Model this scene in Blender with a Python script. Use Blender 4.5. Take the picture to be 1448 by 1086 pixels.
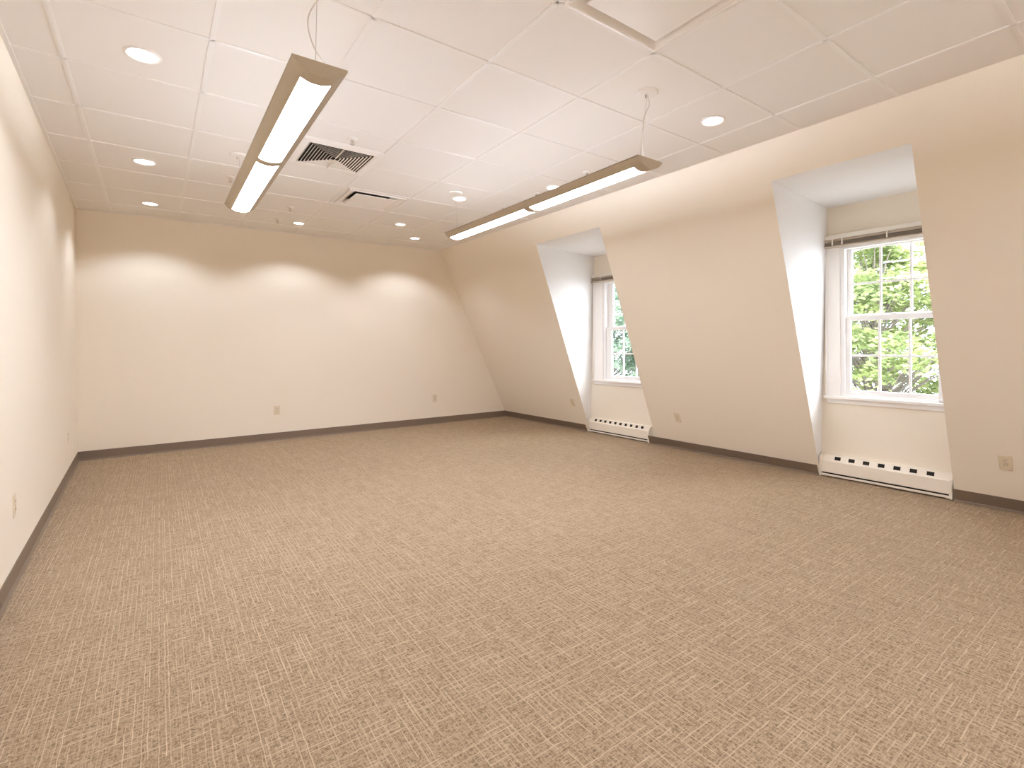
import bpy, bmesh, math, random
from mathutils import Vector, Matrix

for o in list(bpy.data.objects):
    bpy.data.objects.remove(o)
SC = bpy.context.scene
COL = SC.collection
rnd = random.Random(7)

# ------------------------------------------------------------------ camera
YAW, PITCH, ROLL = 0.6491, -0.0030, -0.0063
F_PX, CX, CY = 713.47, 766.75, 491.48
CAM_Z = 1.198
cam_d = bpy.data.cameras.new('camera')
cam = bpy.data.objects.new('camera', cam_d)
COL.objects.link(cam)
fw = Vector((math.sin(YAW) * math.cos(PITCH), math.cos(YAW) * math.cos(PITCH), math.sin(PITCH)))
rt = Vector((math.cos(YAW), -math.sin(YAW), 0))
up = rt.cross(fw)
r2 = rt * math.cos(ROLL) + up * math.sin(ROLL)
u2 = up * math.cos(ROLL) - rt * math.sin(ROLL)
M = Matrix((r2, u2, -fw)).transposed().to_4x4()
M.translation = Vector((0, 0, CAM_Z))
cam.matrix_world = M
cam_d.sensor_width = 36
cam_d.sensor_fit = 'HORIZONTAL'
cam_d.lens = F_PX / 1448 * 36
cam_d.shift_x = (724 - CX) / 1448
cam_d.shift_y = (CY - 543) / 1448
cam_d.clip_start = 0.05
cam_d.clip_end = 200
SC.camera = cam

# ------------------------------------------------------------------ world, sun, exposure
SC.view_settings.view_transform = 'Standard'
SC.view_settings.look = 'None'
SC.view_settings.exposure = 0.30
SC.view_settings.gamma = 1.0
SC.cycles.use_denoising = True
SC.cycles.max_bounces = 12
SC.cycles.diffuse_bounces = 8
SC.cycles.sample_clamp_indirect = 6
SC.cycles.caustics_reflective = False
SC.cycles.caustics_refractive = False
world = bpy.data.worlds.new('overcast_sky')
SC.world = world
world.use_nodes = True
wn = world.node_tree.nodes
wn['Background'].inputs[0].default_value = (0.91, 0.95, 1.10, 1)
wn['Background'].inputs[1].default_value = 7.5
sun_d = bpy.data.lights.new('sun', 'SUN')
sun_d.energy = 6.5
sun_d.angle = math.radians(55)
sun_d.color = (1.0, 0.98, 0.97)
sun = bpy.data.objects.new('sun', sun_d)
COL.objects.link(sun)
sun.rotation_euler = Vector((1.0, -1.05, 0.62)).to_track_quat('Z', 'Y').to_euler()   # hazy sun, raking in through the dormer windows

WARM = (1.0, 1.055, 1.21)
LENS_E = 26.0
UP_E = 0.53
SPOT_W = 12.5
DISC_E = 8.0

# ------------------------------------------------------------------ helpers
def nt(name):
    m = bpy.data.materials.new(name)
    m.use_nodes = True
    return m, m.node_tree.nodes, m.node_tree.links, m.node_tree.nodes['Principled BSDF']

def plain(name, col, rough=0.6, spec=0.3, metal=0.0, bump=0.0, bscale=200.0, var=0.0):
    m, N, L, b = nt(name)
    b.inputs['Roughness'].default_value = rough
    b.inputs['Specular IOR Level'].default_value = spec
    b.inputs['Metallic'].default_value = metal
    tc = N.new('ShaderNodeTexCoord')
    nz = N.new('ShaderNodeTexNoise')
    nz.inputs['Scale'].default_value = bscale
    nz.inputs['Detail'].default_value = 3
    L.new(tc.outputs['Object'], nz.inputs['Vector'])
    mx = N.new('ShaderNodeMix'); mx.data_type = 'RGBA'
    c = Vector(col)
    mx.inputs['A'].default_value = (*(c * (1 - var)), 1)
    mx.inputs['B'].default_value = (*[min(1, v * (1 + var)) for v in c], 1)
    L.new(nz.outputs['Fac'], mx.inputs['Factor'])
    L.new(mx.outputs['Result'], b.inputs['Base Color'])
    if bump:
        bp = N.new('ShaderNodeBump')
        bp.inputs['Strength'].default_value = bump
        bp.inputs['Distance'].default_value = 0.002
        L.new(nz.outputs['Fac'], bp.inputs['Height'])
        L.new(bp.outputs['Normal'], b.inputs['Normal'])
    return m

def emit(name, col, e):
    m, N, L, b = nt(name)
    b.inputs['Base Color'].default_value = (0.9, 0.9, 0.88, 1)
    b.inputs['Emission Color'].default_value = (*col, 1)
    b.inputs['Emission Strength'].default_value = e
    return m

def carpet():
    m, N, L, b = nt('loop_carpet')
    b.inputs['Roughness'].default_value = 0.95
    b.inputs['Specular IOR Level'].default_value = 0.08
    tc = N.new('ShaderNodeTexCoord')
    def mth(op, a, c=None, d=None):
        n = N.new('ShaderNodeMath'); n.operation = op
        for i, v in enumerate((a, c, d)):
            if v is None: continue
            if isinstance(v, (int, float)): n.inputs[i].default_value = v
            else: L.new(v, n.inputs[i])
        return n.outputs[0]
    warp = N.new('ShaderNodeTexNoise'); warp.inputs['Scale'].default_value = 16
    warp.inputs['Detail'].default_value = 4
    L.new(tc.outputs['Object'], warp.inputs['Vector'])
    ws = N.new('ShaderNodeVectorMath'); ws.operation = 'MULTIPLY_ADD'
    L.new(warp.outputs['Color'], ws.inputs[0]); ws.inputs[1].default_value = (0.009,) * 3
    L.new(tc.outputs['Object'], ws.inputs[2])
    sp = N.new('ShaderNodeSeparateXYZ'); L.new(ws.outputs[0], sp.inputs[0])
    X, Y = sp.outputs[0], sp.outputs[1]
    def strands(a, c, pitch, seg, width, thr, seed):
        # broken light yarn lines, constant in a, running along c
        t = mth('DIVIDE', a, pitch)
        cell = mth('FLOOR', t)
        fr = mth('FRACT', t)
        w1 = N.new('ShaderNodeTexWhiteNoise'); w1.noise_dimensions = '1D'
        L.new(mth('ADD', cell, seed), w1.inputs['W'])
        off = mth('MULTIPLY_ADD', w1.outputs['Value'], 0.6, 0.2)
        d = mth('ABSOLUTE', mth('SUBTRACT', fr, off))
        line = mth('SUBTRACT', 1.0, mth('SMOOTH_MIN', mth('DIVIDE', d, width), 1.0, 0.1))
        s = mth('FLOOR', mth('ADD', mth('DIVIDE', c, seg), mth('MULTIPLY', w1.outputs['Value'], 17.3)))
        w2 = N.new('ShaderNodeTexWhiteNoise'); w2.noise_dimensions = '2D'
        cb = N.new('ShaderNodeCombineXYZ'); L.new(cell, cb.inputs[0]); L.new(mth('ADD', s, seed), cb.inputs[1])
        L.new(cb.outputs[0], w2.inputs['Vector'])
        on = mth('GREATER_THAN', w2.outputs['Value'], thr)
        amp = mth('MULTIPLY', on, w2.outputs['Value'])
        return mth('MULTIPLY', line, amp)
    a1 = strands(X, Y, 0.019, 0.13, 0.13, 0.28, 3.0)
    a2 = strands(Y, X, 0.028, 0.075, 0.11, 0.55, 11.0)
    a3 = strands(X, Y, 0.0085, 0.035, 0.24, 0.45, 27.0)
    a4 = strands(Y, X, 0.0095, 0.030, 0.24, 0.50, 41.0)
    lines = mth('MAXIMUM', mth('MAXIMUM', a1, a2), mth('MULTIPLY', mth('MAXIMUM', a3, a4), 0.55))
    fine = N.new('ShaderNodeTexNoise'); fine.inputs['Scale'].default_value = 140
    fine.inputs['Detail'].default_value = 3; fine.inputs['Roughness'].default_value = 0.7
    L.new(tc.outputs['Object'], fine.inputs['Vector'])
    big = N.new('ShaderNodeTexNoise'); big.inputs['Scale'].default_value = 75
    big.inputs['Detail'].default_value = 3
    L.new(tc.outputs['Object'], big.inputs['Vector'])
    cr = N.new('ShaderNodeValToRGB')
    cr.color_ramp.elements[0].position = 0.37; cr.color_ramp.elements[0].color = (*CARPET[0], 1)
    cr.color_ramp.elements[1].position = 0.57; cr.color_ramp.elements[1].color = (*CARPET[1], 1)
    L.new(mth('MULTIPLY_ADD', big.outputs['Fac'], 0.45, mth('MULTIPLY', fine.outputs['Fac'], 0.55)), cr.inputs[0])
    mx = N.new('ShaderNodeMix'); mx.data_type = 'RGBA'
    L.new(lines, mx.inputs['Factor'])
    L.new(cr.outputs[0], mx.inputs['A']); mx.inputs['B'].default_value = (*CARPET[2], 1)
    L.new(mx.outputs['Result'], b.inputs['Base Color'])
    bp = N.new('ShaderNodeBump'); bp.inputs['Strength'].default_value = 0.55
    bp.inputs['Distance'].default_value = 0.005
    L.new(mth('ADD', lines, mth('MULTIPLY', fine.outputs['Fac'], 0.8)), bp.inputs['Height'])
    L.new(bp.outputs['Normal'], b.inputs['Normal'])
    return m

CARPET = ((0.165, 0.113, 0.066), (0.395, 0.292, 0.190), (0.66, 0.51, 0.355))
WALL = plain('cream_wall_paint', (0.86, 0.785, 0.665), 0.55, 0.25, bump=0.10, bscale=260, var=0.006)
CEILW = plain('white_soffit_paint', (0.87, 0.865, 0.86), 0.6, 0.2, bump=0.08, bscale=260, var=0.005)
TILE = plain('ceiling_tile', (0.87, 0.845, 0.81), 0.85, 0.1, bump=0.10, bscale=420, var=0.02)
TEE = plain('white_grid_metal', (0.88, 0.86, 0.83), 0.4, 0.4)
BASE = plain('taupe_vinyl_base', (0.205, 0.150, 0.107), 0.45, 0.35, var=0.03, bscale=60)
CARP = carpet()
HOUS = plain('beige_enamel_housing', (0.52, 0.45, 0.345), 0.45, 0.35)
WHITE = plain('white_enamel', (0.88, 0.85, 0.81), 0.35, 0.45)
VINYL = plain('white_window_vinyl', (0.88, 0.87, 0.86), 0.35, 0.45)
WOODW = plain('white_painted_wood', (0.88, 0.85, 0.82), 0.4, 0.4)
CREAM = plain('cream_heater_enamel', (0.83, 0.76, 0.65), 0.35, 0.45)
DARK = plain('dark_interior', (0.03, 0.026, 0.022), 0.8, 0.1)
IVORY = plain('ivory_plastic', (0.74, 0.64, 0.48), 0.35, 0.45)
GALV = plain('cord_plastic', (0.75, 0.70, 0.64), 0.5, 0.3)
WIRE = plain('steel_wire', (0.55, 0.52, 0.48), 0.35, 0.5, metal=0.6)
CHROME = plain('brushed_metal', (0.55, 0.50, 0.44), 0.3, 0.5, metal=0.7)
SLAT = plain('blind_slat_taupe', (0.50, 0.42, 0.33), 0.45, 0.35)
RAIL = plain('blind_rail_cream', (0.80, 0.74, 0.65), 0.4, 0.4)
LENS = emit('lit_acrylic_lens', WARM, LENS_E)
def batwing(name, col, e):
    # luminaire photometry: wide-throw optic, dim straight out and strong towards the sides
    m, N, L, b = nt(name)
    g = N.new('ShaderNodeNewGeometry')
    dt = N.new('ShaderNodeVectorMath'); dt.operation = 'DOT_PRODUCT'
    L.new(g.outputs['Incoming'], dt.inputs[0]); L.new(g.outputs['Normal'], dt.inputs[1])
    ab = N.new('ShaderNodeMath'); ab.operation = 'MAXIMUM'; L.new(dt.outputs['Value'], ab.inputs[0]); ab.inputs[1].default_value = 0.255
    pw = N.new('ShaderNodeMath'); pw.operation = 'POWER'; L.new(ab.outputs[0], pw.inputs[0]); pw.inputs[1].default_value = -3.0
    ml = N.new('ShaderNodeMath'); ml.operation = 'MULTIPLY'; L.new(pw.outputs[0], ml.inputs[0]); ml.inputs[1].default_value = e
    b.inputs['Emission Color'].default_value = (*col, 1)
    L.new(ml.outputs[0], b.inputs['Emission Strength'])
    return m
UPL = batwing('lit_uplight_optic', WARM, UP_E)
DISC = emit('lit_downlight_lens', (1.0, 0.98, 0.94), DISC_E)

def glass_mat():
    m, N, L, b = nt('clear_window_glass')
    out = N['Material Output']
    t = N.new('ShaderNodeBsdfTransparent'); t.inputs[0].default_value = (0.97, 0.99, 0.98, 1)
    g = N.new('ShaderNodeBsdfGlossy'); g.inputs['Roughness'].default_value = 0.02
    lw = N.new('ShaderNodeLayerWeight'); lw.inputs[0].default_value = 0.5
    pw = N.new('ShaderNodeMath'); pw.operation = 'POWER'; L.new(lw.outputs['Facing'], pw.inputs[0]); pw.inputs[1].default_value = 4
    f = N.new('ShaderNodeMath'); f.operation = 'MULTIPLY_ADD'; L.new(pw.outputs[0], f.inputs[0])
    f.inputs[1].default_value = 0.5; f.inputs[2].default_value = 0.02
    mx = N.new('ShaderNodeMixShader')
    L.new(f.outputs[0], mx.inputs[0]); L.new(t.outputs[0], mx.inputs[1]); L.new(g.outputs[0], mx.inputs[2])
    L.new(mx.outputs[0], out.inputs['Surface'])
    return m
GLASS = glass_mat()

def leaf_mat(name, c1, c2):
    m, N, L, b = nt(name)
    oi = N.new('ShaderNodeTexNoise'); oi.inputs['Scale'].default_value = 2.2; oi.inputs['Detail'].default_value = 4
    tc = N.new('ShaderNodeTexCoord'); L.new(tc.outputs['Object'], oi.inputs['Vector'])
    cr = N.new('ShaderNodeValToRGB')
    cr.color_ramp.elements[0].position = 0.38; cr.color_ramp.elements[0].color = (*c1, 1)
    cr.color_ramp.elements[1].position = 0.62; cr.color_ramp.elements[1].color = (*c2, 1)
    L.new(oi.outputs['Fac'], cr.inputs[0])
    d = N.new('ShaderNodeBsdfDiffuse'); t = N.new('ShaderNodeBsdfTranslucent')
    L.new(cr.outputs[0], d.inputs[0]); L.new(cr.outputs[0], t.inputs[0])
    mx = N.new('ShaderNodeMixShader'); mx.inputs[0].default_value = 0.45
    L.new(d.outputs[0], mx.inputs[1]); L.new(t.outputs[0], mx.inputs[2])
    L.new(mx.outputs[0], N['Material Output'].inputs['Surface'])
    return m

def mesh_obj(name, bm, mat, parent=None, loc=None, smooth=False, recalc=True):
    if recalc: bmesh.ops.recalc_face_normals(bm, faces=bm.faces)
    me = bpy.data.meshes.new(name)
    bm.to_mesh(me); bm.free()
    for m in (mat if isinstance(mat, (list, tuple)) else [mat]): me.materials.append(m)
    if smooth:
        for p in me.polygons: p.use_smooth = True
        me.set_sharp_from_angle(angle=math.radians(35))
    o = bpy.data.objects.new(name, me)
    COL.objects.link(o)
    if parent is not None: o.parent = parent
    if loc is not None: o.location = loc
    return o

def empty(name, loc, rot=(0, 0, 0)):
    o = bpy.data.objects.new(name, None)
    o.empty_display_size = 0.1
    COL.objects.link(o); o.location = loc; o.rotation_euler = rot
    return o

def tag(o, label, cat, group=None):
    o['label'] = label; o['category'] = cat
    if group: o['group'] = group
    return o

def struct(o):
    o['kind'] = 'structure'
    return o

def box(bm, a, c, bevel=0.0):
    x0, y0, z0 = (min(a[i], c[i]) for i in range(3)); x1, y1, z1 = (max(a[i], c[i]) for i in range(3))
    v = [bm.verts.new(p) for p in ((x0,y0,z0),(x1,y0,z0),(x1,y1,z0),(x0,y1,z0),(x0,y0,z1),(x1,y0,z1),(x1,y1,z1),(x0,y1,z1))]
    fs = [bm.faces.new([v[i] for i in f]) for f in ((0,3,2,1),(4,5,6,7),(0,1,5,4),(1,2,6,5),(2,3,7,6),(3,0,4,7))]
    if bevel:
        es = list({e for f in fs for e in f.edges})
        bmesh.ops.bevel(bm, geom=es, offset=bevel, segments=2, affect='EDGES', profile=0.6)
    return v

def hexa(bm, bot, top):
    """prism from two matching loops"""
    n = len(bot)
    a = [bm.verts.new(p) for p in bot]; c = [bm.verts.new(p) for p in top]
    bm.faces.new(a); bm.faces.new(c)
    for i in range(n): bm.faces.new((a[i], a[(i+1) % n], c[(i+1) % n], c[i]))

def lathe(bm, prof, n=32, z0=0.0, c=(0, 0)):
    rings = []
    for r, z in prof:
        if r < 1e-6: rings.append([bm.verts.new((c[0], c[1], z + z0))])
        else: rings.append([bm.verts.new((c[0] + r*math.cos(2*math.pi*i/n), c[1] + r*math.sin(2*math.pi*i/n), z + z0)) for i in range(n)])
    for A, B in zip(rings, rings[1:]):
        for i in range(n):
            j = (i+1) % n
            if len(A) == 1 and len(B) == 1: continue
            if len(A) == 1: bm.faces.new((A[0], B[i], B[j]))
            elif len(B) == 1: bm.faces.new((A[i], A[j], B[0]))
            else: bm.faces.new((A[i], A[j], B[j], B[i]))

def tube(bm, pts, r, n=8):
    pts = [Vector(p) for p in pts]
    rings = []
    for i, p in enumerate(pts):
        d = (pts[min(i+1, len(pts)-1)] - pts[max(i-1, 0)]).normalized()
        a = d.cross(Vector((0.31, 0.95, 0.05))).normalized(); b2 = d.cross(a)
        rr = r[i] if isinstance(r, (list, tuple)) else r
        rings.append([bm.verts.new(p + (a*math.cos(2*math.pi*k/n) + b2*math.sin(2*math.pi*k/n))*rr) for k in range(n)])
    for A, B in zip(rings, rings[1:]):
        for k in range(n): bm.faces.new((A[k], A[(k+1) % n], B[(k+1) % n], B[k]))
    bm.faces.new(rings[0]); bm.faces.new(rings[-1])

def smooth_path(P, n=24):
    out = []
    Q = [Vector(p) for p in P]; Q = [2*Q[0]-Q[1]] + Q + [2*Q[-1]-Q[-2]]
    segs = len(P) - 1
    for s in range(segs):
        p0, p1, p2, p3 = Q[s:s+4]
        for k in range(n // segs + 1):
            t = k / (n // segs + 1)
            out.append(0.5*((2*p1)+(-p0+p2)*t+(2*p0-5*p1+4*p2-p3)*t*t+(-p0+3*p1-3*p2+p3)*t**3))
    out.append(Q[-2]); return out

# ------------------------------------------------------------------ room planes
CH = 2.70                                    # ceiling height
YF = -2.6                                    # wall behind the camera
def xl(y): return -0.493 - 0.029*y           # left wall
def yb(x): return 7.290 - 0.0045*x           # back wall
def xs(y, z): return 3.602 + (4.835-3.602)*(CH-z)/CH - 0.0123*y   # sloped mansard wall
def xw(y): return 4.903 - 0.0123*y           # window wall inside the dormers
T = 0.12

# floor
bm = bmesh.new()
P0, P1 = (xl(YF)-T, YF-T), (5.3, YF-T); P2, P3 = (5.3, 7.29+T), (xl(7.3)-T, 7.29+T)
hexa(bm, [(*p, -0.15) for p in (P0, P1, P2, P3)], [(*p, 0) for p in (P0, P1, P2, P3)])
struct(mesh_obj('floor', bm, CARP))
# ceiling (tile field)
bm = bmesh.new()
TZ = CH + 0.002
HOLES = {(1.150, 1.704): (1.427, 2.022), (3.870, 4.480): (0.820, 1.420), (4.920, 5.500): (1.450, 2.020)}
ycut = sorted([YF-T, 7.29+T] + [v for k in HOLES for v in k])
def cslab(x0a, x0b, x1a, x1b, ya, yb2, z0, z1):
    Q = [(x0a, ya), (x1a, ya), (x1b, yb2), (x0b, yb2)]
    hexa(bm, [(*p, z0) for p in Q], [(*p, z1) for p in Q])
for ya, yc in zip(ycut, ycut[1:]):
    L0, L1, R0, R1 = xl(ya)-T, xl(yc)-T, xs(ya, CH)+0.05, xs(yc, CH)+0.05
    if (ya, yc) in HOLES:
        ha, hb = HOLES[(ya, yc)]
        cslab(L0, L1, ha, ha, ya, yc, TZ, TZ+0.06); cslab(hb, hb, R0, R1, ya, yc, TZ, TZ+0.06)
    else: cslab(L0, L1, R0, R1, ya, yc, TZ, TZ+0.06)
cslab(xl(YF)-T, xl(7.3)-T, xs(YF, CH)+0.05, xs(7.4, CH)+0.05, YF-T, 7.29+T, TZ+0.06, TZ+0.10)
struct(mesh_obj('ceiling', bm, TILE, recalc=True))
# left wall
# left wall
bm = bmesh.new()
Q = [(xl(YF-T), YF-T), (xl(7.3), yb(xl(7.3))+T), (xl(7.3)-T, yb(xl(7.3))+T), (xl(YF-T)-T, YF-T)]
hexa(bm, [(*p, -0.01) for p in Q], [(*p, CH+0.1) for p in Q])
struct(mesh_obj('wall_left', bm, WALL))
bm = bmesh.new()
Q = [(xl(7.3), yb(xl(7.3))), (5.2, yb(5.2)), (5.2, yb(5.2)+T), (xl(7.3), yb(xl(7.3))+T)]
hexa(bm, [(*p, -0.01) for p in Q], [(*p, CH+0.1) for p in Q])
struct(mesh_obj('wall_back', bm, WALL))
bm = bmesh.new()
box(bm, (xl(YF), YF-T, -0.01), (5.2, YF, CH+0.1))
struct(mesh_obj('wall_front', bm, WALL))

# dormers: corner points  (front top / back top / back bottom / front bottom) on the far and the near cheek
DZ = 2.437
DORM = [
    dict(far=dict(ft=4.936, bt=5.171, bb=5.262, fb=5.19), near=dict(ft=3.837, bt=3.93, bb=4.05, fb=4.02),
         win=(3.955, 5.19)),
    dict(far=dict(ft=1.993, bt=2.097, bb=2.168, fb=2.140), near=dict(ft=1.102, bt=1.105, bb=1.165, fb=1.160),
         win=(1.115, 2.13)),
]
SILL, HEAD = 0.735, 2.135
bm = bmesh.new()
def quad(pts, mi=0):
    f = bm.faces.new([bm.verts.new(p) for p in pts]); f.material_index = mi
def S(y, z): return (xs(y, z), y, z)
def slope_poly(pts): quad([S(*p) for p in pts])
TOPZ = CH + 0.08
d1, d2 = DORM
YB = 7.45
slope_poly([(YB, TOPZ), (YF-0.05, TOPZ), (YF-0.05, DZ), (YB, DZ)])
slope_poly([(YB, DZ), (d1['far']['ft'], DZ), (d1['far']['fb'], 0), (YB, 0)])
slope_poly([(d1['near']['ft'], DZ), (d2['far']['ft'], DZ), (d2['far']['fb'], 0), (d1['near']['fb'], 0)])
slope_poly([(d2['near']['ft'], DZ), (YF-0.05, DZ), (YF-0.05, 0), (d2['near']['fb'], 0)])
for d in DORM:
    F, Nr = d['far'], d['near']
    for c in (F, Nr):
        quad([S(c['ft'], DZ), (xw(c['bt']), c['bt'], DZ), (xw(c['bb']), c['bb'], 0), S(c['fb'], 0)], 1)
    quad([S(F['ft'], DZ), (xw(F['bt']), F['bt'], DZ), (xw(Nr['bt']), Nr['bt'], DZ), S(Nr['ft'], DZ)], 1)
    # window wall with an opening between w0..w1, SILL..HEAD
    w0, w1 = d['win'][0] + 0.03, d['win'][1] - 0.05
    W = lambda y, z: (xw(y), y, z)
    def side(c, z): return c['bb'] + (c['bt']-c['bb'])*z/DZ
    quad([W(side(Nr, 0), 0), W(side(F, 0), 0), W(side(F, SILL), SILL), W(side(Nr, SILL), SILL)])
    quad([W(side(Nr, HEAD), HEAD), W(side(F, HEAD), HEAD), W(side(F, DZ), DZ), W(side(Nr, DZ), DZ)])
    quad([W(side(Nr, SILL), SILL), W(w0, SILL), W(w0, HEAD), W(side(Nr, HEAD), HEAD)])
    quad([W(w1, SILL), W(side(F, SILL), SILL), W(side(F, HEAD), HEAD), W(w1, HEAD)])
    # outer reveal of the opening
    for (ya, za, yb_, zb) in ((w0, SILL, w1, SILL), (w1, SILL, w1, HEAD), (w1, HEAD, w0, HEAD), (w0, HEAD, w0, SILL)):
        quad([W(ya, za), W(yb_, zb), (xw(yb_)+0.14, yb_, zb), (xw(ya)+0.14, ya, za)])
bmesh.ops.remove_doubles(bm, verts=bm.verts, dist=0.0005)
struct(mesh_obj('wall_right', bm, [WALL, CEILW], recalc=False))

# ------------------------------------------------------------------ ceiling grid
bm = bmesh.new()
def tee(p, q, w=0.024, z=CH, h=0.0012):
    p, q = Vector(p), Vector(q); d = (q-p).normalized(); n = Vector((-d.y, d.x))*w/2
    box_pts = [(p-n), (q-n), (q+n), (p+n)]
    hexa(bm, [(v.x, v.y, z-h) for v in box_pts], [(v.x, v.y, TZ+0.002) for v in box_pts])
    n2 = n*0.42
    box_pts = [(p-n2), (q-n2), (q+n2), (p+n2)]
    hexa(bm, [(v.x, v.y, z-h-0.0008) for v in box_pts], [(v.x, v.y, z-h) for v in box_pts])
def line(x_at, y_at):  # helper for tee end on the back wall
    return (x_at, y_at)
GX = [(-0.366, -0.405), (0.222, 0.186), (0.786, 0.817), (1.400, 1.426), (2.036, 2.046), (2.634, 2.645), (3.228, 3.255)]
for i, (a, c) in enumerate(GX):              # x at y=2.0 and at y=7.25
    k = (c-a)/5.25
    if i == 0: k = -0.008; a = -0.372
    ya = YF
    tee((a + k*(ya-2.0), ya), (a + k*(7.285-2.0), 7.285))
GY = [-1.90, -1.28, -0.66, -0.05, 0.55, 1.138, 1.716, 2.300, 2.925, 3.558, 4.222, 4.868, 5.510, 6.172, 6.838]
SK = {2.925: -0.006, 3.558: -0.006}
for y in GY:
    k = SK.get(y, 0.0)
    xa, xb_ = xl(y)+0.002, xs(y, CH)-0.012
    if y == 4.222:      # interrupted where the louvred vent sits off the regular rows
        tee((xa, y), (0.811, y)); tee((1.419, y), (xb_, y))
        tee((0.811, 3.868), (1.419, 3.868)); tee((0.811, 4.482), (1.419, 4.482))
        continue
    tee((xa, y + k*(xa-1.5)), (xb_, y + k*(xb_-1.5)))
struct(mesh_obj('trim_1', bm, TEE))
# wall angle around the perimeter of the ceiling
bm = bmesh.new()
def strip(p, q, w, z0, z1, side):
    p, q = Vector(p), Vector(q); d = (q-p).normalized(); n = Vector((-d.y, d.x))*w*side
    L4 = [p, q, q+n, p+n]
    hexa(bm, [(v.x, v.y, z0) for v in L4], [(v.x, v.y, z1) for v in L4])
strip((xl(YF), YF), (xl(7.28), 7.28), 0.022, CH-0.004, CH+0.004, -1)
strip((xl(7.28), yb(xl(7.28))), (xs(7.28, CH), yb(3.5)), 0.022, CH-0.004, CH+0.004, -1)
struct(mesh_obj('trim_2', bm, TEE))

# ------------------------------------------------------------------ baseboards (vinyl cove base, 10 cm)
def baseboard(name, a, c, inward, lean=False):
    """a, c on the floor line of the wall; inward = unit vector into the room"""
    bm = bmesh.new()
    prof = [(0.0, 0.0), (0.016, 0.0), (0.013, 0.006), (0.006, 0.016), (0.005, 0.096), (0.003, 0.100), (0.0, 0.100)]
    a, c, n = Vector((*a, 0)), Vector((*c, 0)), Vector((*inward, 0))
    k = (4.835-3.602)/CH if lean else 0
    L1 = [a + n*(t + k*z) + Vector((0, 0, z)) for t, z in prof]
    L2 = [c + n*(t + k*z) + Vector((0, 0, z)) for t, z in prof]
    hexa(bm, L1, L2)
    return struct(mesh_obj(name, bm, BASE))
baseboard('baseboard_left', (xl(YF), YF), (xl(7.28), yb(xl(7.3))), (1, 0.0))
baseboard('baseboard_back', (xl(7.3), yb(0)), (4.745, yb(4.745)), (0, -1))
H1, H2 = (4.135, 5.235), (1.176, 2.146)       # heater extents in y
baseboard('baseboard_right', (xs(H1[1]+0.005, 0), H1[1]+0.005), (xs(7.26, 0), 7.265), (-1, 0), True)
baseboard('baseboard_right', (xs(H2[1]+0.005, 0), H2[1]+0.005), (xs(H1[0]-0.008, 0), H1[0]-0.008), (-1, 0), True)
baseboard('baseboard_right', (xs(YF, 0), YF), (xs(H2[0]-0.008, 0), H2[0]-0.008), (-1, 0), True)

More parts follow.
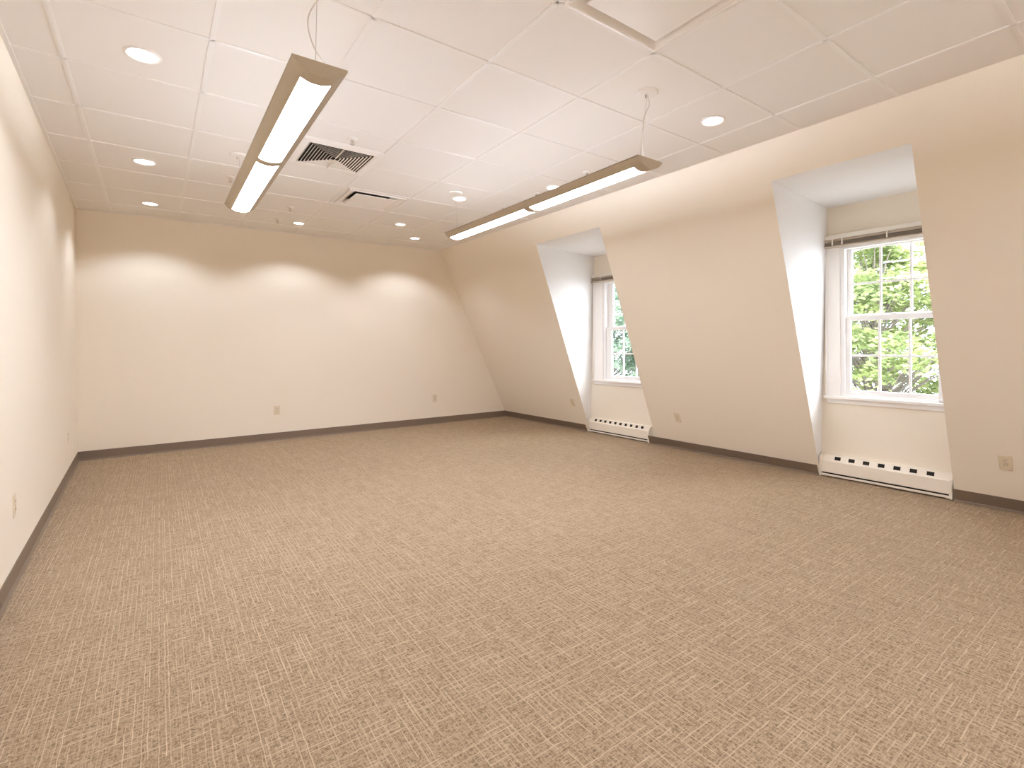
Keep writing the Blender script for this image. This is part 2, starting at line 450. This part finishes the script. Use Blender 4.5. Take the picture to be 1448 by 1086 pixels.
# ------------------------------------------------------------------ windows
def window(idx, far_out, near_out, jam_f, g_far, g_near, mus, zs):
    """y runs from near_out to far_out; local x = 0 on the window wall, +x outside"""
    ym = (far_out + near_out)/2
    root = empty('window_%d' % idx, (xw(ym), ym, 0), (0, 0, math.atan(0.0123)))
    struct(root)
    Y = lambda y: y - ym
    fo, no = Y(far_out), Y(near_out)
    jf = Y(jam_f); jn = -jf if abs(jf) < abs(no) else no + 0.05
    z0, zt = zs['sill'], zs['top']
    # casing
    bm = bmesh.new()
    cw = fo - jf
    box(bm, (-0.018, jf, z0), (0.0, fo, zt+0.09), 0.003)
    box(bm, (-0.026, fo-0.020, z0), (0.0, fo, zt+0.09), 0.003)
    box(bm, (-0.018, no, z0), (0.0, jn, zt+0.09), 0.003)
    box(bm, (-0.018, no, zt+0.045), (0.0, fo, zt+0.09), 0.003)
    mesh_obj('casing', bm, WOODW, root)
    # jamb / vinyl frame
    bm = bmesh.new()
    fw_ = 0.035
    for a, c in (((-0.004, jf-fw_, z0), (0.11, jf+0.004, zt+0.05)), ((-0.004, jn-0.004, z0), (0.11, jn+fw_, zt+0.05)),
                 ((-0.004, jn, zt+0.012), (0.11, jf, zt+0.05)), ((-0.004, jn, z0), (0.11, jf, z0+0.022))):
        box(bm, a, c, 0.003)
    mesh_obj('frame', bm, VINYL, root)
    # stool and apron
    bm = bmesh.new()
    box(bm, (-0.045, no-0.005, z0-0.022), (0.02, fo+0.012, z0+0.004), 0.006)
    mesh_obj('stool', bm, WOODW, root)
    bm = bmesh.new()
    box(bm, (-0.018, no+0.01, z0-0.062), (0.0, fo-0.008, z0-0.022), 0.004)
    mesh_obj('apron', bm, WOODW, root)
    # sashes
    gf, gn = Y(g_far), Y(g_near)
    def sash(name, x0, x1, zb, ztp, gb, gt, rows):
        sf, sn = jf - fw_ + 0.004, jn + fw_ - 0.004
        bm = bmesh.new()
        box(bm, (x0, gf, zb), (x1, sf, ztp), 0.004)
        box(bm, (x0, sn, zb), (x1, gn, ztp), 0.004)
        box(bm, (x0, gn-0.002, gt), (x1, gf+0.002, ztp), 0.004)
        box(bm, (x0, gn-0.002, zb), (x1, gf+0.002, gb), 0.004)
        s = mesh_obj(name, bm, VINYL, root)
        bm = bmesh.new()
        xm = (x0+x1)/2
        for m_ in mus: box(bm, (x0+0.006, Y(m_)-0.009, gb-0.002), (x1-0.006, Y(m_)+0.009, gt+0.002), 0.003)
        for zz in rows: box(bm, (x0+0.0065, gn-0.002, zz-0.009), (x1-0.0065, gf+0.002, zz+0.009), 0.003)
        mesh_obj('muntin_grid', bm, VINYL, s)
        bm = bmesh.new()
        box(bm, (xm-0.002, gn-0.001, gb-0.001), (xm+0.002, gf+0.001, gt+0.001))
        mesh_obj('glass_pane', bm, GLASS, s)
        return s
    zm = zs['meet']
    sash('upper_sash', 0.055, 0.085, zm-0.01, zt+0.014, zm+0.025, zt, [zs['h1']])
    low = sash('lower_sash', 0.018, 0.050, z0+0.020, zm+0.012, zs['gb'], zm-0.034, [zs['h2']])
    bm = bmesh.new()
    yc = (gf+gn)/2
    box(bm, (0.006, yc-0.022, zm+0.010), (0.034, yc+0.022, zm+0.020), 0.003)
    lathe(bm, [(0.0, 0.0), (0.012, 0.0), (0.010, 0.008), (0.0, 0.009)], 16, zm+0.019, (0.020, yc))
    mesh_obj('sash_lock', bm, VINYL, low)
    return root
window(1, 5.172, 3.965, 4.99, 4.86, 4.20, (4.655, 4.435), dict(sill=0.728, top=2.035, meet=1.435, h1=1.735, h2=1.090, gb=0.795))
window(2, 2.112, 1.122, 1.990, 1.918, 1.255, (1.697, 1.476), dict(sill=0.728, top=2.035, meet=1.438, h1=1.733, h2=1.096, gb=0.790))

# blinds, pulled right up
def blind(y0, y1, label, cords):
    ym = (y0+y1)/2
    root = empty('window_blind', (xw(ym), ym, 2.128), (0, 0, math.atan(0.0123)))
    tag(root, label, 'blind', 'raised venetian blinds')
    h = (y1-y0)/2
    bm = bmesh.new()
    box(bm, (-0.058, -h, 0.010), (-0.012, h, 0.048), 0.003)
    box(bm, (-0.062, -h-0.004, 0.003), (-0.008, -h+0.004, 0.050), 0.001)
    box(bm, (-0.062, h-0.004, 0.003), (-0.008, h+0.004, 0.050), 0.001)
    mesh_obj('headrail', bm, RAIL, root)
    bm = bmesh.new()
    for k in range(5):
        z = -0.012 - 0.0068*k - (0.004 if k else 0)
        L1 = [(-0.060, z-0.001), (-0.036, z+0.0022), (-0.010, z-0.001), (-0.010, z-0.0032), (-0.036, z), (-0.060, z-0.0032)]
        hexa(bm, [(x, -h+0.004, zz) for x, zz in L1], [(x, h-0.004, zz) for x, zz in L1])
    mesh_obj('slats', bm, SLAT, root)
    bm = bmesh.new()
    box(bm, (-0.060, -h+0.003, -0.061), (-0.010, h-0.003, -0.048), 0.003)
    mesh_obj('bottom_rail', bm, SLAT, root)
    bm = bmesh.new()
    box(bm, (-0.050, -h+0.006, -0.010), (-0.016, h-0.006, 0.008))
    mesh_obj('tilt_gap', bm, SLAT, root)
    for c in cords:
        bm = bmesh.new()
        box(bm, (-0.0635, h-c-0.006, -0.045), (-0.058, h-c+0.006, 0.012), 0.001)
        mesh_obj('ladder_tape', bm, RAIL, root)
    return root
blind(3.975, 5.170, 'raised blind with taupe slats above the far dormer window', (0.18, 0.62, 1.05))
blind(1.125, 2.108, 'raised blind with taupe slats above the near dormer window', (0.075, 0.155, 0.50, 0.86))

# ------------------------------------------------------------------ baseboard heaters
def heater(y0, y1, nh, label):
    ym = (y0+y1)/2; h = (y1-y0)/2
    xw_ = xw(ym)
    root = empty('baseboard_heater', (xw_, ym, 0), (0, 0, math.atan(0.0123)))
    tag(root, label, 'heater')
    D = 0.085                               # depth
    z0 = 0.014
    # inner body, dark
    bm = bmesh.new()
    box(bm, (-D+0.024, -h+0.02, z0+0.006), (-0.002, h-0.02, 0.138))
    mesh_obj('core', bm, DARK, root)
    # top and back casing
    bm = bmesh.new()
    top = [(-0.001, 0.198), (-0.030, 0.198), (-0.040, 0.194), (-0.040, 0.191), (-0.030, 0.194), (-0.001, 0.194)]
    hexa(bm, [(x, -h+0.008, z) for x, z in top], [(x, h-0.008, z) for x, z in top])
    mesh_obj('top_cover', bm, CREAM, root)
    # slanted band with rectangular outlet holes
    bm = bmesh.new()
    def P(y, t, off=0.0):                   # t 0 (top) .. 1 (fold)
        return (-0.040 - 0.022*t + off, y, 0.192 - 0.044*t + off*0.4)
    m0, m1 = -h+0.008, h-0.008
    pitch = (m1-m0-0.16)/nh
    hw = pitch*0.22
    cuts = [m0]
    holes = []
    for k in range(nh):
        c = m0 + 0.08 + pitch*(k+0.5)
        holes.append((c-hw, c+hw))
    ylist = sorted([m0, m1] + [v for hp in holes for v in hp])
    for a, c in zip(ylist, ylist[1:]):
        hole = any(abs(a-p) < 1e-6 and abs(c-q) < 1e-6 for p, q in holes)
        for t0, t1 in ((0, 0.12), (0.12, 0.80), (0.80, 1.0)):
            if hole and t0 == 0.12: continue
            hexa(bm, [P(a, t0), P(c, t0), P(c, t1), P(a, t1)], [P(a, t0, .0015), P(c, t0, .0015), P(c, t1, .0015), P(a, t1, .0015)])
    mesh_obj('outlet_band', bm, CREAM, root)
    # dark throat right behind the holes
    bm = bmesh.new()
    hexa(bm, [P(m0+.02, 0.05, .012), P(m1-.02, 0.05, .012), P(m1-.02, 0.95, .012), P(m0+.02, .95, .012)],
             [P(m0+.02, 0.05, .016), P(m1-.02, 0.05, .016), P(m1-.02, 0.95, .016), P(m0+.02, .95, .016)])
    mesh_obj('throat', bm, DARK, root)
    # front panel
    bm = bmesh.new()
    pr = [(-0.060, 0.149), (-D+0.004, 0.149), (-D, 0.145), (-D, 0.046), (-D+0.012, 0.041), (-D+0.012, 0.043), (-D+0.003, 0.048), (-D+0.003, 0.145), (-0.060, 0.146)]
    hexa(bm, [(x, -h+0.018, z) for x, z in pr], [(x, h-0.018, z) for x, z in pr])
    mesh_obj('front_panel', bm, CREAM, root)
    # bottom lip
    bm = bmesh.new()
    pr = [(-D+0.002, z0+0.017), (-D+0.002, z0), (-0.002, z0), (-0.002, z0+0.003), (-D+0.006, z0+0.003), (-D+0.006, z0+0.017)]
    hexa(bm, [(x, -h+0.008, z) for x, z in pr], [(x, h-0.008, z) for x, z in pr])
    box(bm, (-0.05, -h+0.02, 0), (-0.02, -h+0.05, z0))
    box(bm, (-0.05, h-0.05, 0), (-0.02, h-0.02, z0))
    mesh_obj('base_lip', bm, CREAM, root)
    for sgn in (-1, 1):
        bm = bmesh.new()
        pr = [(0.0, 0.006), (-D, 0.006), (-D-0.003, 0.030), (-D-0.003, 0.120), (-D+0.004, 0.155), (-D+0.018, 0.180), (-D+0.042, 0.197), (-0.02, 0.2005), (0.0, 0.2005)]
        a, c = sorted((sgn*h, sgn*(h-0.020)))
        hexa(bm, [(x, a, z) for x, z in pr], [(x, c, z) for x, z in pr])
        mesh_obj('end_cap', bm, CREAM, root)
    return root
heater(*H1, 10, 'cream baseboard heater with ten dark slots under the far dormer window')
heater(*H2, 7, 'cream baseboard heater with seven dark slots under the near dormer window')

# ------------------------------------------------------------------ outlets
def outlet(label, loc, rotm, decora=False):
    """local x = width, local z = up, local -y = out of the wall"""
    root = empty('wall_outlet', loc)
    root.rotation_euler = rotm
    tag(root, label, 'outlet', 'ivory wall outlets')
    bm = bmesh.new()
    box(bm, (-0.0355, -0.006, -0.058), (0.0355, 0.0, 0.058), 0.003)
    mesh_obj('cover_plate', bm, IVORY, root)
    for s in (-1, 1):
        bm = bmesh.new()
        n = 20
        lp = []
        for i in range(n):
            a = 2*math.pi*i/n
            lp.append((max(-0.0165, min(0.0165, 0.0175*math.cos(a))), s*0.0195 + max(-0.0135, min(0.0135, 0.0175*math.sin(a)))))
        hexa(bm, [(x, -0.0085, z) for x, z in lp], [(x, -0.004, z) for x, z in lp])
        r_ = mesh_obj('receptacle', bm, IVORY, root)
        bm = bmesh.new()
        for dx, hh in ((-0.0065, 0.0045), (0.0065, 0.0038)):
            box(bm, (dx-0.0014, -0.0090, s*0.0195+0.003-hh), (dx+0.0014, -0.0080, s*0.0195+0.003+hh))
        lathe(bm, [(0.0, 0), (0.003, 0), (0.003, 0.001), (0.0, 0.001)], 12)
        mesh_obj('slots', bm, DARK, r_)
    bm = bmesh.new()
    n = 12
    hexa(bm, [(0.0035*math.cos(2*math.pi*i/n), -0.0078, 0.0035*math.sin(2*math.pi*i/n)) for i in range(n)],
             [(0.0035*math.cos(2*math.pi*i/n), -0.0055, 0.0035*math.sin(2*math.pi*i/n)) for i in range(n)])
    mesh_obj('screw', bm, CHROME, root)
    return root
def on_slope(y, z):
    return (xs(y, z), y, z)
tilt = math.atan((4.835-3.602)/CH)
outlet('ivory outlet left of centre on the back wall', (1.207, yb(1.2), 0.388), (0, 0, 0))
outlet('small ivory outlet on the back wall beside its right corner', (3.412, yb(3.4), 0.395), (0, 0, 0))
# left wall: face +x
outlet('large ivory outlet on the left wall nearest the camera', (xl(3.69), 3.69, 0.398), (0, 0, math.pi/2 + math.atan(0.029)))
outlet('faint ivory outlet on the left wall by the back corner', (xl(6.32), 6.32, 0.392), (0, 0, math.pi/2 + math.atan(0.029)))
def slope_rot():
    # out direction: -x and down ; local -y -> out ; local z -> up along slope
    upv = Vector((-(4.835-3.602)/CH, 0, 1)).normalized()
    outv = Vector((-1, 0, -(4.835-3.602)/CH)).normalized()
    xv = (-outv).cross(upv)
    return Matrix((xv, -outv, upv)).transposed().to_euler()
SR = slope_rot()
outlet('ivory outlet on the sloped wall between back corner and far heater', on_slope(5.345, 0.412), SR)
outlet('ivory outlet on the sloped wall between the two dormers', on_slope(3.585, 0.388), SR)
outlet('ivory outlet on the sloped wall at the right edge of the photo', on_slope(0.843, 0.372), SR)

# ------------------------------------------------------------------ recessed downlights
def downlight(x, y, label, power=1.0, ring_r=0.078, group='lit recessed downlights'):
    root = empty('recessed_downlight', (x, y, CH))
    tag(root, label, 'downlight', group)
    bm = bmesh.new()
    r = ring_r
    lathe(bm, [(r*0.82, 0.004), (r*0.82, -0.002), (r*0.90, -0.006), (r, -0.003), (r+0.002, 0.004), (r*0.82, 0.004)], 40)
    mesh_obj('trim_ring', bm, WHITE, root, smooth=True)
    bm = bmesh.new()
    lathe(bm, [(r*0.83, 0.002), (r*0.6, -0.001), (0.0, -0.003)], 40)
    mesh_obj('lens', bm, DISC, root, smooth=True)
    ld = bpy.data.lights.new('downlight_beam', 'SPOT')
    ld.energy = SPOT_W*power; ld.color = WARM
    ld.spot_size = math.radians(128); ld.spot_blend = 0.42
    ld.shadow_soft_size = 0.05
    lo = bpy.data.objects.new('downlight_beam', ld)
    COL.objects.link(lo); lo.parent = root; lo.location = (0, 0, -0.02)
    return root
DL = [
    (-0.057, 3.291, 'big round downlight in the upper left of the photo', 0.75, 0.078),
    (-0.086, 5.168, 'round downlight near the left wall, middle of its row of three', 0.9, 0.078),
    (-0.065, 6.621, 'round downlight beside the back left corner', 1.9, 0.074),
    (1.352, 6.629, 'small round downlight before the back wall beyond the end of the left pendant', 1.9, 0.066),
    (2.364, 5.972, 'round downlight between the square supply diffuser and the back right corner light', 1.1, 0.066),
    (2.826, 6.624, 'round downlight nearest the back right corner', 1.9, 0.070),
    (2.440, 4.590, 'round downlight above the far end of the right pendant', 1.0, 0.074),
    (2.965, 2.000, 'round downlight near the sloped wall, right of the pendant cable', 0.7, 0.078),
    (2.985, 3.745, 'downlight half hidden behind the right pendant', 0.7, 0.074),
]
DL += [(-0.06, 1.40, 'added fill downlight in line with the left row, unseen above the frame', 0.5, 0.078),  # unseen downlights added as fill for overall brightness
       (-0.06, -0.50, 'added fill downlight in line with the left row, unseen behind the camera', 0.5, 0.078),
       (2.98, 0.25, 'added fill downlight by the sloped wall, unseen above the frame at the right', 0.5, 0.078),
       (1.40, -1.00, 'added fill downlight in the middle of the ceiling, unseen behind the camera', 0.5, 0.078)]
for x, y, lb, pw, rr in DL: downlight(x, y, lb, pw, rr)

# ------------------------------------------------------------------ linear pendants
def pendant(x0, x1, y0, y1, zt, label, canopies, cord_pts):
    xm = (x0+x1)/2; W2 = (x1-x0)/2
    root = empty('pendant_light', (xm, y0, zt))
    tag(root, label, 'pendant lamp', 'linear pendant lights')
    Ln = y1 - y0
    dep = 0.052
    n = 20
    R_ = (W2**2 + dep**2)/(2*dep)
    def arc(x): return -(math.sqrt(R_**2 - x**2) - (R_-dep))
    lw = W2*0.56                       # lens half width
    ec, gap = 0.075, 0.075
    ymid = Ln*0.475
    secs = [(ec, ymid-gap/2), (ymid+gap/2, Ln-0.022)]
    # housing: arc shell with rectangular lens windows
    xsn = [-W2, -W2*0.92, -W2*0.8, -W2*0.68, -lw] + [(-lw + 2*lw*k/8) for k in range(1, 8)] + [lw, W2*0.68, W2*0.8, W2*0.92, W2]
    ys = [0.006, secs[0][0], secs[0][1], secs[1][0], secs[1][1], Ln-0.006]
    bm = bmesh.new()
    th = 0.003
    for j in range(5):
        for i in range(len(xsn)-1):
            a, c = xsn[i], xsn[i+1]
            mid = (a+c)/2
            if abs(mid) < lw and j in (1, 3): continue
            hexa(bm, [(a, ys[j], arc(a)), (c, ys[j], arc(c)), (c, ys[j+1], arc(c)), (a, ys[j+1], arc(a))],
                     [(a, ys[j], arc(a)+th), (c, ys[j], arc(c)+th), (c, ys[j+1], arc(c)+th), (a, ys[j+1], arc(a)+th)])
    # upper side lips
    box(bm, (-W2, 0.006, -0.003), (-W2*0.78, Ln-0.006, 0.004))
    box(bm, (W2*0.78, 0.006, -0.003), (W2, Ln-0.006, 0.004))
    bmesh.ops.remove_doubles(bm, verts=bm.verts, dist=0.0001)
    mesh_obj('housing', bm, HOUS, root)
    for (a, c) in secs:
        bm = bmesh.new()
        lp = [-lw + 2*lw*k/12 for k in range(13)]
        for p, q in zip(lp, lp[1:]):
            hexa(bm, [(p, a, arc(p)+0.001), (q, a, arc(q)+0.001), (q, c, arc(q)+0.001), (p, c, arc(p)+0.001)],
                     [(p, a, arc(p)+0.0025), (q, a, arc(q)+0.0025), (q, c, arc(q)+0.0025), (p, c, arc(p)+0.0025)])
        bmesh.ops.remove_doubles(bm, verts=bm.verts, dist=0.0001)
        mesh_obj('lens', bm, LENS, root)
    for yy0, yy1 in ((0.0, 0.008), (Ln-0.008, Ln)):
        bm = bmesh.new()
        lp = [-W2 + 2*W2*k/24 for k in range(25)]
        prof = [(p, arc(p)-0.002) for p in lp] + [(W2, 0.006), (-W2, 0.006)]
        hexa(bm, [(x, yy0, z) for x, z in prof], [(x, yy1, z) for x, z in prof])
        mesh_obj('end_cap', bm, HOUS, root)
    # open top that sends light to the ceiling
    bm = bmesh.new()
    box(bm, (-W2*0.76, 0.02, 0.003), (W2*0.76, Ln-0.02, 0.0045))
    mesh_obj('uplight_cover', bm, UPL, root)
    # canopies and cables
    for k, (cx, cy) in enumerate(canopies):
        lx, ly = cx-xm, cy-y0
        bm = bmesh.new()
        lathe(bm, [(0.0, 0.006), (0.064, 0.004), (0.064, -0.004), (0.058, -0.010), (0.016, -0.014), (0.0, -0.014)], 40, CH-zt, (lx, ly))
        mesh_obj('canopy', bm, WHITE, root, smooth=True)
        ax = max(-W2*0.6, min(W2*0.6, lx))
        ay = 0.075 if k == 0 else Ln-0.075
        bm = bmesh.new()
        tube(bm, [(lx, ly, CH-zt-0.014), (ax, ay, 0.006)], 0.0011, 6)
        mesh_obj('suspension_cable', bm, WIRE, root)
        bm = bmesh.new()
        tube(bm, [(ax, ay, 0.002), (ax, ay, 0.020)], 0.005, 10)
        mesh_obj('cable_gripper', bm, CHROME, root)
        bm = bmesh.new()
        tube(bm, [(lx-0.012, ly, CH-zt-0.012), (lx-0.012, ly, CH-zt-0.034)], 0.005, 10)
        mesh_obj('strain_relief', bm, CHROME, root)
    if cord_pts:
        bm = bmesh.new()
        tube(bm, smooth_path(cord_pts, 36), 0.0026, 8)
        mesh_obj('power_cord', bm, GALV, root, smooth=True)
    return root
ZP = 2.303
pendant(0.405, 0.610, 2.085, 4.545, ZP, 'long lit pendant lamp hanging at the left, closest to the camera',
        [(0.506, 2.115), (0.506, 4.560)],
        [(0.010, 0.03, CH-ZP-0.014), (0.022, 0.00, 0.31), (-0.030, 0.06, 0.20), (-0.005, 0.08, 0.10), (0.045, 0.045, 0.008)])
pendant(2.222, 2.440, 2.000, 4.490, ZP, 'long lit pendant lamp hanging along the sloped wall side',
        [(2.322, 2.012), (2.318, 4.440)],
        [(-0.004, 0.012, CH-ZP-0.014), (0.006, 0.01, 0.33), (-0.030, 0.02, 0.24), (-0.020, 0.04, 0.12), (0.030, 0.075, 0.008)])

# unseen pendants added behind the camera, extending both rows to brighten the room
pendant(0.405, 0.610, -2.45, -0.10, ZP, 'added fill pendant in line with the left row, unseen behind the camera', [(0.506, -2.40), (0.506, -0.15)], None)
pendant(2.222, 2.440, -2.45, -0.10, ZP, 'added fill pendant in line with the right row, unseen behind the camera', [(2.322, -2.40), (2.322, -0.15)], None)

# ------------------------------------------------------------------ air terminals
def plaque_diffuser(x0, x1, y0, y1, label, name='ceiling_diffuser', pin=0.075, drop=0.0):
    xm, ym = (x0+x1)/2, (y0+y1)/2
    w, d = (x1-x0)/2, (y1-y0)/2
    root = empty(name, (xm, ym, CH))
    tag(root, label, 'air vent', 'square plaque diffusers')
    bm = bmesh.new()
    # flat rim level with the grid, pan sloping up into the neck, plaque hanging in the opening
    def ring(o, z): return [(-w+o, -d+o, z), (w-o, -d+o, z), (w-o, d-o, z), (-w+o, d-o, z)]
    loops = [ring(0.0, 0.004), ring(0.0, -0.0065), ring(0.012, -0.0075), ring(0.017, -0.004), ring(pin*0.75, 0.012), ring(pin+0.02, 0.045)]
    rings = [[bm.verts.new(p) for p in lp] for lp in loops]
    for A, B in zip(rings, rings[1:]):
        for i in range(4): bm.faces.new((A[i], A[(i+1) % 4], B[(i+1) % 4], B[i]))
    mesh_obj('frame', bm, WHITE, root)
    bm = bmesh.new()
    o = pin+0.018
    box(bm, (-w+o, -d+o, 0.044), (w-o, d-o, 0.050))
    mesh_obj('throat', bm, DARK, root)
    bm = bmesh.new()
    z = -drop
    box(bm, (-w+pin, -d+pin, z-0.006), (w-pin, d-pin, z), 0.003)
    mesh_obj('plaque', bm, WHITE, root)
    return root
plaque_diffuser(1.427, 2.020, 1.150, 1.704, 'large square ceiling diffuser cut by the top edge of the photo', pin=0.070, drop=0.004)
plaque_diffuser(1.455, 2.015, 4.920, 5.500, 'square ceiling diffuser with dark slot beyond the louvred vent', pin=0.080, drop=0.004)

def louvre(x0, x1, y0, y1, label):
    xm, ym = (x0+x1)/2, (y0+y1)/2
    w, d = (x1-x0)/2, (y1-y0)/2
    root = empty('ceiling_vent', (xm, ym, CH))
    tag(root, label, 'air vent')
    bm = bmesh.new()
    def ring(o, z, o2=None): return [(-w+o, -d+o, z), (w-o, -d+o, z), (w-o, d-o, z), (-w+o, d-o, z)]
    def loft(bm, loops, close=False):
        rings = [[bm.verts.new(p) for p in lp] for lp in loops]
        if close: rings.append(rings[0])
        for A, B in zip(rings, rings[1:]):
            for i in range(4): bm.faces.new((A[i], A[(i+1) % 4], B[(i+1) % 4], B[i]))
    loft(bm, [ring(-0.055, 0.003), ring(-0.055, -0.005), ring(0.0, -0.012), ring(0.003, -0.012), ring(0.003, 0.003)], True)
    mesh_obj('frame', bm, WHITE, root)
    bm = bmesh.new()
    box(bm, (-w+0.001, -d+0.001, 0.030), (w-0.001, d-0.001, 0.034))
    for q in ((-w-.002, -d, -w+.001, d), (w-.001, -d, w+.002, d), (-w, -d-.002, w, -d+.001), (-w, d-.001, w, d+.002)): box(bm, (q[0], q[1], 0.002), (q[2], q[3], 0.034))
    mesh_obj('backing', bm, DARK, root)
    n = 10
    step = (min(w, d)-0.02)/n
    for k in range(n):
        o = 0.006 + k*step
        bm = bmesh.new()
        t = 0.0015
        # each blade flares outward and down
        loft(bm, [ring(o+0.006, -0.007), ring(o, -0.0108), ring(o+t, -0.0113), ring(o+0.006+t, -0.007)], True)
        mesh_obj('louvre_blade', bm, CREAM, root)
    bm = bmesh.new()
    box(bm, (-0.004, -d+0.004, -0.014), (0.004, -0.01, -0.010))
    box(bm, (-0.004, 0.01, -0.014), (0.004, d-0.004, -0.010))
    mesh_obj('centre_rib', bm, CREAM, root)
    return root
louvre(0.875, 1.365, 3.925, 4.425, 'square louvred ceiling vent with dark gaps beside the left pendant')

# ------------------------------------------------------------------ sprinklers
def sprinkler(x, y, label):
    root = empty('fire_sprinkler', (x, y, CH))
    tag(root, label, 'sprinkler', 'ceiling sprinkler heads')
    bm = bmesh.new()
    lathe(bm, [(0.0, 0.005), (0.036, 0.003), (0.036, -0.003), (0.022, -0.008), (0.014, -0.010), (0.0, -0.010)], 28)
    mesh_obj('escutcheon', bm, WHITE, root, smooth=True)
    bm = bmesh.new()
    tube(bm, [(0, 0, -0.008), (0, 0, -0.020)], 0.008, 12)
    tube(bm, [(0.008, 0, -0.018), (0.011, 0, -0.028), (0.003, 0, -0.040)], 0.0022, 6)
    tube(bm, [(-0.008, 0, -0.018), (-0.011, 0, -0.028), (-0.003, 0, -0.040)], 0.0022, 6)
    tube(bm, [(0, 0, -0.018), (0, 0, -0.038)], 0.0025, 6)
    mesh_obj('body', bm, CHROME, root)
    bm = bmesh.new()
    lathe(bm, [(0.0, -0.040), (0.016, -0.040), (0.016, -0.042), (0.0, -0.042)], 20)
    mesh_obj('deflector', bm, CHROME, root)
    return root
for x, y, lb in [
    (1.118, 3.724, 'sprinkler head just in front of the louvred vent'),
    (1.124, 5.925, 'sprinkler head beyond the louvred vent, towards the back wall'),
    (1.111, 6.565, 'sprinkler head close to the back wall'),
    (0.509, 5.186, 'sprinkler head beyond the far canopy of the left pendant'),
    (2.965, 3.990, 'sprinkler head above the right pendant, beside a half hidden downlight'),
    (2.974, 4.600, 'sprinkler head above the far half of the right pendant'),
    (2.959, 3.242, 'sprinkler head above the near half of the right pendant')]:
    sprinkler(x, y, lb)

# ------------------------------------------------------------------ outside: ground and trees
GZ = -7.0
bm = bmesh.new()
box(bm, (5.6, -30, GZ-0.2), (60, 60, GZ))
struct(mesh_obj('ground', bm, plain('grey_paving', (0.27, 0.255, 0.225), 0.9, 0.1, bscale=4, var=0.08)))
BARK = plain('grey_bark', (0.26, 0.22, 0.19), 0.85, 0.15, bump=0.6, bscale=30, var=0.25)
LEAF_A = leaf_mat('yellow_green_leaves', (0.24, 0.30, 0.13), (0.54, 0.60, 0.28))
LEAF_B = leaf_mat('mid_green_leaves', (0.18, 0.26, 0.19), (0.38, 0.48, 0.33))

def tree(x, y, h, crown_r, zc, hz, n_clump, n_leaf, mat, label, seed):
    R = random.Random(seed)
    root = empty('broadleaf_tree', (x, y, GZ))
    tag(root, label, 'tree', 'trees outside the dormer windows')
    H = h - GZ
    bm = bmesh.new()
    top = Vector((R.uniform(-.3, .3), R.uniform(-.3, .3), H*0.93))
    tube(bm, smooth_path([(0, 0, -0.1), (0.1, 0.05, H*0.3), (-0.08, 0.1, H*0.6), tuple(top)], 18),
         [0.24*(1-0.86*i/19) for i in range(30)][:len(smooth_path([(0, 0, -0.1), (0.1, 0.05, H*0.3), (-0.08, 0.1, H*0.6), tuple(top)], 18))], 10)
    mesh_obj('trunk', bm, BARK, root, smooth=True)
    bmb = bmesh.new(); bml = bmesh.new()
    cz = zc - GZ
    for k in range(n_clump):
        # flattened leafy sprays on the shell of the crown
        th = R.uniform(0, 2*math.pi); ph = R.uniform(-1, 1)
        rr = crown_r*R.uniform(0.45, 1.0)
        e = math.sqrt(max(0, 1-ph*ph))
        c = Vector((rr*e*math.cos(th), rr*e*math.sin(th), cz + hz*ph*R.uniform(0.6, 1.0)))
        start = Vector((0, 0, max(H*0.25, c.z - rr*0.7)))
        midp = start.lerp(c, 0.55) + Vector((0, 0, 0.12))
        pts = smooth_path([start, midp, c], 8)
        tube(bmb, pts, [0.026*(1-0.85*i/(len(pts)-1)) for i in range(len(pts))], 5)
        cr_ = R.uniform(0.38, 0.75)
        out = Vector((c.x, c.y, 0)).normalized() if (c.x or c.y) else Vector((1, 0, 0))
        for q in range(n_leaf):
            a = R.uniform(0, 2*math.pi); r_ = cr_*math.sqrt(R.random())
            p = c + Vector((r_*math.cos(a), r_*math.sin(a), 0.22*cr_*(1-(r_/cr_)**2) + R.gauss(0, 0.075) - 0.25*r_*r_))
            s = R.uniform(0.045, 0.085)
            nrm = Vector((R.gauss(0, .45), R.gauss(0, .45), 1)).normalized()
            t1 = nrm.cross(Vector((math.cos(a+R.uniform(-1, 1)), math.sin(a), 0.05))).normalized()
            t2 = nrm.cross(t1)
            v = [p - t2*s, p + t1*s*0.62 - t2*s*0.15, p + t2*s*1.1 - nrm*s*0.25, p - t1*s*0.62 - t2*s*0.15]
            bv = [bml.verts.new(w_) for w_ in v]
            bml.faces.new(bv)
    mesh_obj('branches', bmb, BARK, root)
    mesh_obj('foliage', bml, mat, root, recalc=False)
    return root
tree(13.0, 4.6, 4.6, 2.7, 0.6, 3.3, 210, 240, LEAF_A, 'yellow-green leafy tree filling the near dormer window', 1)
tree(13.6, 14.2, 5.5, 2.9, 1.0, 3.4, 230, 230, LEAF_B, 'mid green leafy tree filling the far dormer window', 2)
tree(20.5, 9.0, 6.6, 3.2, 2.0, 3.6, 100, 190, LEAF_B, 'taller green tree standing behind the yellow-green one', 3)
